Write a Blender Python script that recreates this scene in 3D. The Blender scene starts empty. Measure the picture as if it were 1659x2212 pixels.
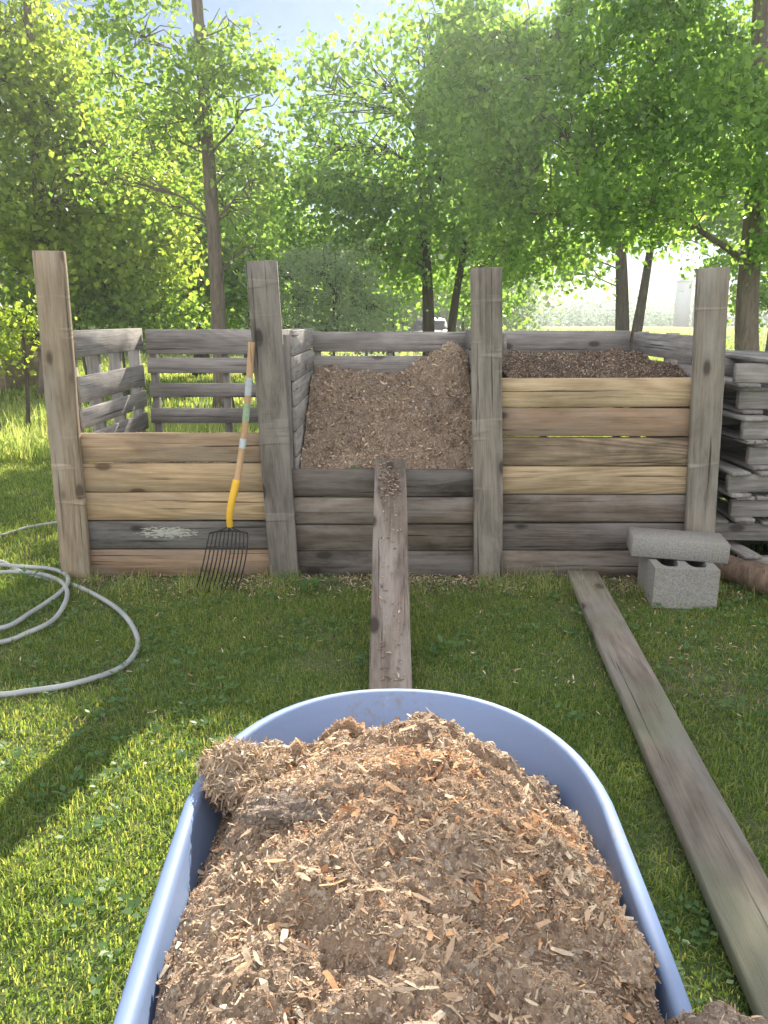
import bpy, bmesh, math, random
import numpy as np
from mathutils import Vector, Matrix, noise as mnoise

random.seed(7)
R = np.random.default_rng(11)
scene = bpy.context.scene
COL = scene.collection
SUN_AZ, SUN_EL = math.radians(12), math.radians(30)
SUN = np.array([math.sin(SUN_AZ)*math.cos(SUN_EL), math.cos(SUN_AZ)*math.cos(SUN_EL), math.sin(SUN_EL)])

# ------------------------------------------------------------------ helpers
def tag(o, label=None, category=None, group=None, kind=None):
    if label: o["label"] = label
    if category: o["category"] = category
    if group: o["group"] = group
    if kind: o["kind"] = kind
    return o

def link(o, parent=None):
    COL.objects.link(o)
    if parent is not None:
        o.parent = parent
        o.matrix_parent_inverse = Matrix.Translation(parent.location).inverted()
    return o

def empty(name, loc):
    e = bpy.data.objects.new(name, None)
    e.location = loc
    e.empty_display_size = 0.2
    COL.objects.link(e)
    return e

def bulk_mesh(name, V, Q, mats, midx=None, smooth=False):
    me = bpy.data.meshes.new(name)
    V = np.asarray(V, dtype=np.float32); Q = np.asarray(Q, dtype=np.int32)
    me.vertices.add(len(V)); me.vertices.foreach_set("co", V.ravel())
    me.loops.add(Q.size); me.loops.foreach_set("vertex_index", Q.ravel())
    me.polygons.add(len(Q))
    me.polygons.foreach_set("loop_start", np.arange(0, Q.size, 4, dtype=np.int32))
    for m in mats: me.materials.append(m)
    if midx is not None:
        me.polygons.foreach_set("material_index", np.asarray(midx, dtype=np.int32))
    if smooth is True:
        me.polygons.foreach_set("use_smooth", np.ones(len(Q), dtype=bool))
    elif smooth is not False:
        me.polygons.foreach_set("use_smooth", np.asarray(smooth, dtype=bool))
    me.update(calc_edges=True); me.validate()
    return me

class Acc:
    def __init__(s): s.V=[]; s.Q=[]; s.M=[]; s.S=[]; s.n=0
    def add(s, V, Q, m=0, smooth=False):
        V=np.asarray(V,dtype=float).reshape(-1,3); Q=np.asarray(Q,dtype=int).reshape(-1,4)
        s.V.append(V); s.Q.append(Q+s.n); s.n+=len(V)
        mm = np.full(len(Q), m) if np.isscalar(m) else np.asarray(m)
        s.M.append(mm); s.S.append(np.full(len(Q), smooth))
    def obj(s, name, mats, parent=None):
        me = bulk_mesh(name, np.concatenate(s.V), np.concatenate(s.Q), mats, np.concatenate(s.M), np.concatenate(s.S))
        o = bpy.data.objects.new(name, me)
        return link(o, parent)

TAB = np.random.default_rng(3).random((256,256))
def vn(x, y, seed=0):
    x = np.asarray(x,dtype=float)+seed*17.31; y = np.asarray(y,dtype=float)+seed*9.17
    xi=np.floor(x).astype(int); yi=np.floor(y).astype(int)
    fx=x-xi; fy=y-yi; fx=fx*fx*(3-2*fx); fy=fy*fy*(3-2*fy)
    a=TAB[xi&255,yi&255]; b=TAB[(xi+1)&255,yi&255]; c=TAB[xi&255,(yi+1)&255]; d=TAB[(xi+1)&255,(yi+1)&255]
    return (a*(1-fx)+b*fx)*(1-fy)+(c*(1-fx)+d*fx)*fy
def fbm(x,y,oct=4,seed=0):
    s=0;a=1;t=0
    for i in range(oct):
        s=s+a*vn(x*2**i,y*2**i,seed+i*3); t+=a; a*=.5
    return s/t

def tube(points, radii, sides=8, cap=True):
    P=[Vector(p) for p in points]; n=len(P)
    if np.isscalar(radii): radii=[radii]*n
    V=[];Q=[]
    prev=None
    for i in range(n):
        t=(P[min(i+1,n-1)]-P[max(i-1,0)])
        if t.length<1e-9: t=Vector((0,0,1))
        t.normalize()
        if prev is None:
            a=Vector((1,0,0)) if abs(t.x)<.8 else Vector((0,1,0))
        else: a=prev
        u=(a-t*a.dot(t)).normalized(); w=t.cross(u); prev=u
        for k in range(sides):
            an=2*math.pi*k/sides
            V.append(P[i]+(u*math.cos(an)+w*math.sin(an))*radii[i])
    for i in range(n-1):
        for k in range(sides):
            k2=(k+1)%sides
            Q.append((i*sides+k,i*sides+k2,(i+1)*sides+k2,(i+1)*sides+k))
    if cap:
        for i,rev in ((0,True),(n-1,False)):
            c=len(V); V.append(P[i])
            for k in range(0,sides,2):
                q=(c,i*sides+k,i*sides+(k+1)%sides,i*sides+(k+2)%sides)
                Q.append(q[::-1] if rev else q)
    return np.array([tuple(v) for v in V]), np.array(Q)

def catmull(pts, sub=8):
    P=np.array(pts,dtype=float); P=np.vstack([2*P[0]-P[1],P,2*P[-1]-P[-2]])
    out=[]
    for i in range(1,len(P)-2):
        for k in range(sub):
            t=k/sub
            out.append(.5*((2*P[i])+(-P[i-1]+P[i+1])*t+(2*P[i-1]-5*P[i]+4*P[i+1]-P[i+2])*t*t+(-P[i-1]+3*P[i]-3*P[i+1]+P[i+2])*t**3))
    out.append(P[-2]); return np.array(out)

BOXQ=np.array([(0,3,2,1),(4,5,6,7),(0,1,5,4),(1,2,6,5),(2,3,7,6),(3,0,4,7)])
def box_v(cx,cy,cz,sx,sy,sz,rz=0,jit=0):
    v=np.array([(-1,-1,-1),(1,-1,-1),(1,1,-1),(-1,1,-1),(-1,-1,1),(1,-1,1),(1,1,1),(-1,1,1)],dtype=float)*np.array([sx,sy,sz])/2
    if jit: v+=R.normal(0,jit,v.shape)
    c,s=math.cos(rz),math.sin(rz)
    x=v[:,0]*c-v[:,1]*s; y=v[:,0]*s+v[:,1]*c
    return np.stack([x+cx,y+cy,v[:,2]+cz],1)

def bevel(o,w=.003,seg=1):
    m=o.modifiers.new("Bevel",'BEVEL'); m.width=w; m.segments=seg; m.limit_method='ANGLE'; m.angle_limit=math.radians(40)
    return o

def box_obj(name, boxes, mats, parent=None, bev=.003, loc=(0,0,0), rz=0):
    A=Acc()
    for b in boxes: A.add(box_v(*b[:6], rz=(b[7] if len(b)>7 else 0)), BOXQ, b[6] if len(b)>6 else 0)
    me=bulk_mesh(name,np.concatenate(A.V),np.concatenate(A.Q),mats,np.concatenate(A.M))
    o=bpy.data.objects.new(name,me); o.location=loc; o.rotation_euler=(0,0,rz)
    link(o,parent)
    if bev: bevel(o,bev)
    return o

def beam(name,p0,p1,width,thick,normal,mat,parent=None,warp=.002,bev=.004):
    p0=Vector(p0);p1=Vector(p1);L=(p1-p0).length
    ax=(p1-p0).normalized(); nz=Vector(normal); nz=(nz-ax*nz.dot(ax)).normalized(); ay=nz.cross(ax)
    n=max(4,int(L/.1)); V=[];Q=[]
    ph=random.random()*50
    for i in range(n+1):
        x=-L/2+L*i/n
        oy=(float(vn(i*.25+ph,3.3))-.5)*2*warp; oz=(float(vn(i*.25+ph,9.3))-.5)*2*warp
        for sy,sz in((-1,-1),(1,-1),(1,1),(-1,1)):
            V.append((x+random.gauss(0,.001)*(i in(0,n)),sy*width/2+oy+random.gauss(0,.0005),sz*thick/2+oz))
    for i in range(n):
        for k in range(4):
            k2=(k+1)%4; Q.append((i*4+k,(i+1)*4+k,(i+1)*4+k2,i*4+k2))
    Q.append((0,1,2,3)); Q.append((n*4+3,n*4+2,n*4+1,n*4))
    me=bulk_mesh(name,np.array(V),np.array(Q),[mat])
    o=bpy.data.objects.new(name,me)
    M=Matrix((ax,ay,nz)).transposed().to_4x4(); M.translation=(p0+p1)/2
    COL.objects.link(o)
    if parent is not None:
        o.parent=parent; o.matrix_parent_inverse=Matrix.Translation(parent.location).inverted()
    o.matrix_basis=M
    bevel(o,bev)
    return o

# ------------------------------------------------------------------ materials
class NT:
    def __init__(s,name,tree=None):
        if tree is None:
            s.m=bpy.data.materials.new(name); s.m.use_nodes=True; s.t=s.m.node_tree; s.t.nodes.clear()
            s.out=s.n('ShaderNodeOutputMaterial')
        else: s.t=tree
    def n(s,t,**k):
        x=s.t.nodes.new(t)
        for a,b in k.items():
            if hasattr(x,a): setattr(x,a,b)
        return x
    def l(s,a,b): s.t.links.new(a,b)
    def val(s,sock,v):
        if isinstance(v,bpy.types.NodeSocket): s.l(v,sock)
        else: sock.default_value=v
    def math(s,op,a,b=None,c=None,clamp=False):
        x=s.n('ShaderNodeMath'); x.operation=op; x.use_clamp=clamp
        s.val(x.inputs[0],a)
        if b is not None: s.val(x.inputs[1],b)
        if c is not None: s.val(x.inputs[2],c)
        return x.outputs[0]
    def mix(s,f,a,b,mode='MIX'):
        x=s.n('ShaderNodeMix'); x.data_type='RGBA'; x.blend_type=mode
        s.val(x.inputs[0],f); 
        for i,v in((6,a),(7,b)):
            if isinstance(v,tuple): v=(*v[:3],1)
            s.val(x.inputs[i],v)
        return x.outputs[2]
    def noise(s,vec,scale,detail=3,rough=.55,dist=0):
        x=s.n('ShaderNodeTexNoise'); x.inputs['Scale'].default_value=scale; x.inputs['Detail'].default_value=detail
        x.inputs['Roughness'].default_value=rough; x.inputs['Distortion'].default_value=dist
        if vec is not None: s.l(vec,x.inputs['Vector'])
        return x.outputs['Fac']
    def mapping(s,vec,scale=(1,1,1),loc=(0,0,0)):
        x=s.n('ShaderNodeMapping'); x.inputs['Scale'].default_value=scale; x.inputs['Location'].default_value=loc
        s.l(vec,x.inputs['Vector']); return x.outputs[0]
    def ramp(s,f,stops):
        x=s.n('ShaderNodeValToRGB'); s.l(f,x.inputs[0]); e=x.color_ramp.elements
        e[0].position=stops[0][0]; e[0].color=(*stops[0][1],1); e[1].position=stops[-1][0]; e[1].color=(*stops[-1][1],1)
        for p,c in stops[1:-1]:
            q=e.new(p); q.color=(*c,1)
        return x.outputs[0]
    def rng(s,f,a,b,c=0,d=1):
        x=s.n('ShaderNodeMapRange'); s.l(f,x.inputs[0]); 
        for i,v in enumerate((a,b,c,d)): x.inputs[i+1].default_value=v
        return x.outputs[0]
    def bsdf(s,col,rough=.8,bump=None,bs=.4,bd=.01,spec=.3):
        p=s.n('ShaderNodeBsdfPrincipled'); 
        s.val(p.inputs['Base Color'],(*col,1) if isinstance(col,tuple) else col)
        s.val(p.inputs['Roughness'],rough); p.inputs['Specular IOR Level'].default_value=spec
        if bump is not None:
            b=s.n('ShaderNodeBump'); b.inputs['Strength'].default_value=bs; b.inputs['Distance'].default_value=bd
            s.l(bump,b.inputs['Height']); s.l(b.outputs[0],p.inputs['Normal'])
        s.l(p.outputs[0],s.out.inputs[0]); return p

def wood(name, light, dark, axis='X', stain=.5, ring=.6, grey=None, flakes=False, saw=0.0, knots=True, moss=0):
    N=NT(name)
    tc=N.n('ShaderNodeTexCoord').outputs['Object']
    rnd=N.n('ShaderNodeObjectInfo').outputs['Random']
    comb=N.n('ShaderNodeCombineXYZ'); r1=N.math('MULTIPLY',rnd,31.7); 
    for i in range(3): N.l(r1,comb.inputs[i])
    va=N.n('ShaderNodeVectorMath'); va.operation='ADD'; N.l(tc,va.inputs[0]); N.l(comb.outputs[0],va.inputs[1]); p=va.outputs[0]
    def sc(a,b): 
        return {'X':(a,b,b),'Y':(b,a,b),'Z':(b,b,a)}[axis]
    big=N.noise(N.mapping(p,sc(.8,7)),1.0,1.5,.4,.3)
    rings=N.math('SINE',N.math('MULTIPLY',big,70.0)); rings=N.rng(rings,-1,1)
    fib=N.rng(N.noise(N.mapping(p,sc(5,190)),1.0,5,.75),.3,.7)
    fib2=N.rng(N.noise(N.mapping(p,sc(2,42)),1.0,4,.65),.3,.7)
    f=N.math('ADD',N.math('MULTIPLY',rings,ring*.4),N.math('MULTIPLY',fib,.5))
    f=N.math('ADD',f,N.math('MULTIPLY',fib2,.5))
    f=N.rng(f,.15,.95+.3*ring)
    col=N.mix(f,dark,light)
    smask=N.rng(N.noise(N.mapping(p,sc(1.5,4),(7,3,1)),1.0,5,.65,.4),.3,.62,1-stain,1.06)
    cm=N.n('ShaderNodeCombineColor'); 
    for i in range(3): N.l(smask,cm.inputs[i])
    col=N.mix(1.0,col,cm.outputs[0],'MULTIPLY')
    if grey:
        gs=N.noise(N.mapping(p,sc(1.8,9),(3,1,7)),1.0,5,.7,.3); col=N.mix(N.rng(gs,.46,.62,0,.6),col,grey)
    ck=N.noise(N.mapping(p,sc(1.2,75),(3,9,2)),1.0,3,.6)
    crack=N.rng(ck,.37,.31)
    col=N.mix(N.math('MULTIPLY',crack,.85),col,tuple(c*.2 for c in dark))
    h=N.math('ADD',N.math('MULTIPLY',f,.5),N.math('MULTIPLY',crack,-.8))
    if knots:
        v=N.n('ShaderNodeTexVoronoi'); v.inputs['Scale'].default_value=1; N.l(N.mapping(p,sc(3.2,6.5)),v.inputs['Vector'])
        k=N.rng(v.outputs['Distance'],.10,.16,1,0)
        k2=N.rng(v.outputs['Distance'],.12,.3,.4,0)
        col=N.mix(k2,col,tuple(c*.8 for c in dark)); col=N.mix(N.math('MULTIPLY',k,.85),col,tuple(c*.35 for c in dark))
    if saw:
        vm=N.noise(N.mapping(p,sc(9,1.2),(2,2,2)),1.0,3,.6)
        sw=N.rng(vm,.58,.64); col=N.mix(N.math('MULTIPLY',sw,saw),col,tuple(min(1,c*1.4) for c in light)); h=N.math('ADD',h,N.math('MULTIPLY',sw,.6))
    if moss:
        mm=N.rng(N.noise(p,2.3,3),.45,.65,0,moss); col=N.mix(mm,col,(.27,.29,.19))
    if flakes:
        sx=N.n('ShaderNodeSeparateXYZ'); N.l(tc,sx.inputs[0])
        dx=N.math('MULTIPLY',N.math('ABSOLUTE',N.math('ADD',sx.outputs[0],.05)),3.6)
        dz=N.math('MULTIPLY',N.math('ABSOLUTE',N.math('ADD',sx.outputs[1],-.014)),17)
        msk=N.rng(N.math('ADD',N.math('POWER',dx,2.0),N.math('POWER',dz,2.0)),.0,.8,1,.35)
        fl=N.noise(N.mapping(tc,(40,150,150)),1.0,4,.7,.5)
        fm=N.rng(N.math('MULTIPLY',fl,msk),.42,.45); col=N.mix(fm,col,(.44,.45,.40))
    br=N.rng(rnd,0,1,.85,1.15); hs=N.n('ShaderNodeHueSaturation'); N.l(col,hs.inputs['Color']); N.l(br,hs.inputs['Value'])
    N.bsdf(hs.outputs[0],.85,h,.75,.007,.22)
    return N.m

GRW=(.36,.33,.30)
W_TAN=wood('wood_tan',(.68,.51,.32),(.33,.225,.13),stain=.45,ring=.8,grey=(.42,.34,.26))
W_TAN2=wood('wood_golden',(.73,.58,.38),(.40,.28,.165),stain=.4,ring=.9)
W_RED=wood('wood_reddish',(.50,.35,.24),(.22,.15,.10),stain=.5,ring=.7,grey=(.30,.25,.21))
W_RED2=wood('wood_brown_tan',(.58,.43,.29),(.27,.18,.115),stain=.5,ring=.7,grey=(.38,.32,.26))
W_MIX=wood('wood_stained',(.60,.47,.33),(.14,.10,.07),stain=.8,ring=.9)
W_GBR=wood('wood_grey_brown',(.34,.28,.23),(.14,.11,.09),stain=.6,ring=.6,grey=(.32,.29,.27))
W_DARK=wood('wood_dark_weathered',(.26,.22,.20),(.095,.078,.07),stain=.65,ring=.5,grey=(.26,.245,.235))
W_FLAKE=wood('wood_dark_paint_flakes',(.25,.23,.22),(.095,.082,.076),stain=.5,ring=.5,flakes=True,grey=(.25,.25,.25))
W_P1=wood('post_wood_tan',(.53,.44,.33),(.27,.205,.145),stain=.5,ring=.4,saw=.3,grey=(.42,.37,.32))
W_P2=wood('post_wood_dark',(.29,.265,.235),(.115,.105,.095),stain=.55,ring=.3,saw=.25,grey=GRW)
W_P3=wood('post_wood_brown',(.37,.33,.285),(.155,.135,.115),stain=.55,ring=.4,saw=.25,grey=GRW)
W_P4=wood('post_wood_pale',(.49,.44,.375),(.225,.195,.16),stain=.5,ring=.4,saw=.3,grey=(.44,.42,.385))
W_GREYX=wood('pallet_wood_along',(.57,.54,.52),(.25,.23,.22),'X',stain=.5,ring=.4)
W_GREYZ=wood('pallet_wood_upright',(.49,.46,.44),(.21,.195,.185),'Z',stain=.5,ring=.3)
W_GREYY=wood('pallet_wood_across',(.53,.50,.48),(.23,.215,.205),'Y',stain=.5,ring=.3)
W_RAMP=wood('ramp_wood',(.35,.29,.245),(.14,.108,.09),stain=.6,ring=.6,grey=(.36,.32,.29))
W_PLANK=wood('plank_wood',(.48,.42,.35),(.22,.18,.145),stain=.5,ring=.5,moss=.6,grey=(.40,.38,.34))

def leafmat(name, cols, trans, tw=.5, rough=.45):
    N=NT(name)
    g=N.n('ShaderNodeNewGeometry')
    c=N.ramp(g.outputs['Random Per Island'],[(i/(len(cols)-1),x) for i,x in enumerate(cols)])
    P=N.n('ShaderNodeBsdfPrincipled'); N.l(c,P.inputs['Base Color']); P.inputs['Roughness'].default_value=rough; P.inputs['Specular IOR Level'].default_value=.35
    T=N.n('ShaderNodeBsdfTranslucent')
    tcx=N.mix(1.0,c,trans,'MULTIPLY'); 
    N.l(tcx,T.inputs[0])
    M=N.n('ShaderNodeMixShader'); M.inputs[0].default_value=tw
    N.l(P.outputs[0],M.inputs[1]); N.l(T.outputs[0],M.inputs[2]); N.l(M.outputs[0],N.out.inputs[0])
    return N.m
L_POP=leafmat('leaf_poplar',[(.07,.13,.032),(.115,.19,.05),(.17,.245,.08)],(4.0,3.7,2.0),.52)
L_YEL=leafmat('leaf_yellow_green',[(.10,.155,.032),(.15,.21,.045),(.21,.265,.07)],(3.9,3.6,1.9),.52)
L_MAP=leafmat('leaf_maple',[(.065,.125,.032),(.10,.175,.05),(.15,.23,.075)],(4.3,4.1,2.2),.53)
L_OLV=leafmat('leaf_olive',[(.20,.26,.18),(.26,.32,.22),(.33,.39,.28)],(2.1,2.2,1.7),.45)
L_FAR=leafmat('leaf_far',[(.10,.17,.065),(.14,.22,.09),(.20,.28,.12)],(2.9,2.8,1.9),.48)
L_WEED=leafmat('leaf_weed',[(.08,.15,.055),(.11,.20,.075),(.15,.25,.10)],(2.6,2.7,1.5),.35)
G_LAWN=leafmat('grass_blade',[(.075,.125,.045),(.11,.175,.06),(.16,.225,.08),(.29,.29,.16)],(4.1,3.7,1.5),.45,.5)
G_TALL=leafmat('grass_tall',[(.12,.18,.06),(.17,.245,.08),(.26,.31,.12),(.40,.38,.22)],(3.0,2.9,1.7),.45,.5)

def bark(name,a,b):
    N=NT(name); tc=N.n('ShaderNodeTexCoord').outputs['Object']
    n=N.noise(N.mapping(tc,(14,14,2.5)),1.5,5,.7,.6)
    N.bsdf(N.ramp(n,[(.3,a),(.7,b)]),.9,n,.9,.03); return N.m
BARK=bark('bark_grey_brown',(.10,.08,.065),(.27,.225,.185))
BARKD=bark('bark_dark',(.05,.042,.036),(.16,.13,.11))

def simple(name,col,rough=.6,nz=.15,scale=8,metal=0,bs=0,spec=.4):
    N=NT(name); tc=N.n('ShaderNodeTexCoord').outputs['Object']; n=N.noise(tc,scale,4,.6)
    c=N.ramp(n,[(.3,tuple(x*(1-nz) for x in col)),(.7,tuple(min(1,x*(1+nz)) for x in col))])
    p=N.bsdf(c,rough,n if bs else None,bs,.01,spec); p.inputs['Metallic'].default_value=metal; return N.m

# ------------------------------------------------------------------ world, sun, camera
w=bpy.data.worlds.new("World"); scene.world=w; w.use_nodes=True
nt=w.node_tree; nt.nodes.clear(); W=NT(None,nt)
sky=W.n('ShaderNodeTexSky'); sky.sky_type='NISHITA'; sky.sun_disc=False; sky.sun_elevation=SUN_EL; sky.sun_rotation=SUN_AZ
sky.air_density=1.0; sky.dust_density=.05; sky.ozone_density=2.0
# blue sky round the sun, bright cloud added opposite as fill for shade
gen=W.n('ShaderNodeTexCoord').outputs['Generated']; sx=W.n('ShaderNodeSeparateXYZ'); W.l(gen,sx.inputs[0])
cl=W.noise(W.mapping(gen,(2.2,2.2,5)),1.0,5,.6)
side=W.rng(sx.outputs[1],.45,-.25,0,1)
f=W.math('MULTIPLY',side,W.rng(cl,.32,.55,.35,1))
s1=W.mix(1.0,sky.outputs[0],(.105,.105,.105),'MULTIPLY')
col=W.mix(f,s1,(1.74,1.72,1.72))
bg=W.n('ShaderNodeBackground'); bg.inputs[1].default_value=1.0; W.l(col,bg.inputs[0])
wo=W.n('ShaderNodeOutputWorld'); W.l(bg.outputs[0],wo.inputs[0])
sd=bpy.data.lights.new('sun','SUN'); sd.energy=12.0; sd.angle=math.radians(.55); sd.color=(1,.91,.76)
so=bpy.data.objects.new('sun',sd); so.rotation_euler=Vector(-SUN).to_track_quat('-Z','Y').to_euler(); so.location=(3,10,9); COL.objects.link(so)
cd=bpy.data.cameras.new('camera'); cd.sensor_fit='HORIZONTAL'; cd.sensor_width=36; cd.lens=36.04; cd.clip_end=3000; cd.clip_start=.02
co=bpy.data.objects.new('camera',cd); co.location=(0,0,1.25); co.rotation_euler=(math.radians(90-14.06),0,0); COL.objects.link(co); scene.camera=co
scene.view_settings.view_transform='Standard'; scene.view_settings.look='None'; scene.view_settings.exposure=0

N=NT('glare_haze_scatter'); vs=N.n('ShaderNodeVolumeScatter'); vs.inputs['Color'].default_value=(.92,.97,1,1); vs.inputs['Density'].default_value=.0026; vs.inputs['Anisotropy'].default_value=.6  # scattering volume added to imitate veiling glare towards the sun
N.l(vs.outputs[0],N.out.inputs['Volume'])
me=bulk_mesh('glare_haze',box_v(0,38,6.0,90,84,13),BOXQ,[N.m]); hz=link(bpy.data.objects.new('glare_haze',me)); tag(hz,'thin scattering haze volume added for veiling glare','haze',kind='stuff')

# ------------------------------------------------------------------ ground
N=NT('ground_soil_grass'); tc=N.n('ShaderNodeTexCoord').outputs['Object']
a=N.noise(tc,1.3,5,.6); b=N.noise(tc,40,4,.7)
c1=N.ramp(b,[(.3,(.065,.095,.035)),(.55,(.11,.155,.055)),(.75,(.19,.195,.10))])
c2=N.ramp(b,[(.3,(.11,.09,.065)),(.7,(.24,.20,.14))])
N.bsdf(N.mix(N.rng(a,.48,.70,0,.85),c1,c2),.95,b,.6,.03)
GROUND_M=N.m
xs=np.concatenate([-np.geomspace(900,6,22),np.linspace(-5,5,41),np.geomspace(6,900,22)])
ys=np.concatenate([[-300,-100,-30,-10,-4],np.linspace(-2,9,45),np.geomspace(10,1600,40)])
GX,GY=np.meshgrid(xs,ys,indexing='ij')
def gz(x,y):
    far=np.clip((np.hypot(x,y)-6)/20,0,1)
    return (fbm(x*.9,y*.9,3,5)-.5)*.02+far*(fbm(x*.06,y*.06,2,8)-.5)*.25
GZ=gz(GX,GY)
def grid_q(nx,ny):
    i,j=np.meshgrid(np.arange(nx-1),np.arange(ny-1),indexing='ij'); a=(i*ny+j).ravel()
    return np.stack([a,a+ny,a+ny+1,a+1],1)
me=bulk_mesh('ground',np.stack([GX.ravel(),GY.ravel(),GZ.ravel()],1),grid_q(*GX.shape),[GROUND_M],smooth=True)
ground=link(bpy.data.objects.new('ground',me)); tag(ground,kind='structure')

# ------------------------------------------------------------------ grass
def blades(P,h,wd,lean=.5,seed=0):
    n=len(P); r=np.random.default_rng(seed)
    yaw=r.random(n)*2*np.pi; v=np.stack([np.cos(yaw),np.sin(yaw),np.zeros(n)],1)
    ly=r.random(n)*2*np.pi; la=np.abs(r.normal(0,lean,n))
    L=np.stack([np.cos(ly),np.sin(ly),np.zeros(n)],1)*la[:,None]
    up=np.array([0,0,1.])
    wd=wd[:,None]; h=h[:,None]
    m=P+h*(.55*up+.22*L); t=P+h*((.95-.25*np.minimum(la,1.5)[:,None])*up+.75*L)
    V=np.stack([P-v*wd/2,P+v*wd/2,m-v*wd*.45,m+v*wd*.45,t-v*wd*.08,t+v*wd*.08],1).reshape(-1,3)
    o=(np.arange(n)*6)[:,None]
    Q=np.concatenate([o+np.array([0,1,3,2]),o+np.array([2,3,5,4])])
    return V,Q
A=Acc()
def sample(n,x0,x1,y0,y1,r): return r.uniform(x0,x1,n),r.uniform(y0,y1,n)
r=np.random.default_rng(1)
x,y=sample(430000,-2.35,2.2,.7,3.72,r)
dens=fbm(x*3,y*3,3,2); wear=np.exp(-((y-3.55)/.16)**2)*((x>-1.5)&(x<1.6))*.95
wear=np.maximum(wear,np.exp(-(((x-1.25)/.5)**2+((y-2.6)/.7)**2))*.6)
vis=(np.abs(x)<.56*y+.28)
k=vis&(r.random(len(x))<np.clip(.05+1.35*dens,0,1)*(1-wear)); x=x[k];y=y[k]
tuft=fbm(x*7,y*7,3,9)
hh=(.010+.026*r.random(len(x)))*(.28+1.35*tuft)
P=np.stack([x,y,gz(x,y)],1); V,Q=blades(P,hh,r.uniform(.0018,.0045,len(x)),1.1,2); A.add(V,Q,0)
x,y=sample(120000,-6.5,-1.5,3.4,8.5,r); k=(np.abs(x)<.56*y+.6); x=x[k];y=y[k]
P=np.stack([x,y,gz(x,y)],1); V,Q=blades(P,r.uniform(.015,.045,len(x)),r.uniform(.004,.008,len(x)),.8,3); A.add(V,Q,0)
x,y=sample(14000,1.55,4.5,3.3,7,r); P=np.stack([x,y,gz(x,y)],1); V,Q=blades(P,r.uniform(.03,.08,len(x)),r.uniform(.004,.008,len(x)),.5,3); A.add(V,Q,0)
x,y=sample(80000,-14,14,8,26,r); k=(np.abs(x)<.56*y+1); x=x[k];y=y[k]
P=np.stack([x,y,gz(x,y)],1); V,Q=blades(P,r.uniform(.05,.16,len(x)),r.uniform(.012,.03,len(x)),.5,4); A.add(V,Q,0)
x,y=sample(50000,-60,60,26,110,r); P=np.stack([x,y,gz(x,y)],1); V,Q=blades(P,r.uniform(.1,.28,len(x)),r.uniform(.06,.16,len(x)),.5,4); A.add(V,Q,0)
grass=A.obj('lawn_grass',[G_LAWN]); tag(grass,'short green lawn grass growing over the yard','grass',kind='stuff')
A=Acc()
x,y=sample(60000,-8,6,6.8,9.8,r); d=fbm(x*.8,y*.8,3,4); k=(r.random(len(x))<np.clip((d-.32)*4,0,1)); x=x[k];y=y[k]
P=np.stack([x,y,gz(x,y)],1); V,Q=blades(P,r.uniform(.10,.36,len(x))*(.6+.6*fbm(x,y,2,7)),r.uniform(.006,.013,len(x)),.55,5); A.add(V,Q,0)
x,y=sample(5000,-1.6,2.1,3.35,3.62,r); k=(r.random(len(x))<np.clip((fbm(x*5,y*2,2,14)-.52)*8,0,1)); x=x[k];y=y[k]
P=np.stack([x,y,gz(x,y)],1); V,Q=blades(P,r.uniform(.03,.10,len(x)),r.uniform(.002,.004,len(x)),.9,6); A.add(V,Q,0)
tall=A.obj('tall_grass',[G_TALL]); tag(tall,'unmown tall grass and seed heads behind the bin','tall grass',kind='stuff')

def leaf_quads(C,size,r,upb=.4,ratio=.8):
    n=len(C); u=r.normal(0,1,(n,3)); u[:,2]-=.3; u/=np.linalg.norm(u,axis=1)[:,None]
    nn=r.normal(0,1,(n,3)); nn[:,2]+=upb; v=np.cross(nn,u); v/=np.linalg.norm(v,axis=1)[:,None]; w=np.cross(u,v)
    s=size[:,None]
    V=np.stack([C,C+u*s*.42+v*s*.5*ratio+w*s*.1,C+u*s,C+u*s*.42-v*s*.5*ratio+w*s*.1],1).reshape(-1,3)
    Q=(np.arange(n)*4)[:,None]+np.array([0,1,2,3]); return V,Q
A=Acc(); ncl=3200
cx,cy=sample(ncl,-1.9,1.9,1.0,3.55,r); k=fbm(cx*2.2,cy*2.2,2,21)>.43; cx=cx[k];cy=cy[k]
for X,Y in zip(cx,cy):
    m=r.integers(3,7); an=r.random(m)*6.28; s=r.uniform(.007,.024)
    C=np.stack([X+np.cos(an)*.006,Y+np.sin(an)*.006,np.full(m,r.uniform(.012,.032))],1)
    u=np.stack([np.cos(an),np.sin(an),r.uniform(.0,.5,m)],1); v=np.stack([-np.sin(an),np.cos(an),r.normal(0,.2,m)],1)
    V=np.stack([C,C+u*s*.5+v*s*.36,C+u*s*1.05,C+u*s*.5-v*s*.36],1).reshape(-1,3)
    A.add(V,(np.arange(m)*4)[:,None]+np.array([0,1,2,3]),0)
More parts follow.
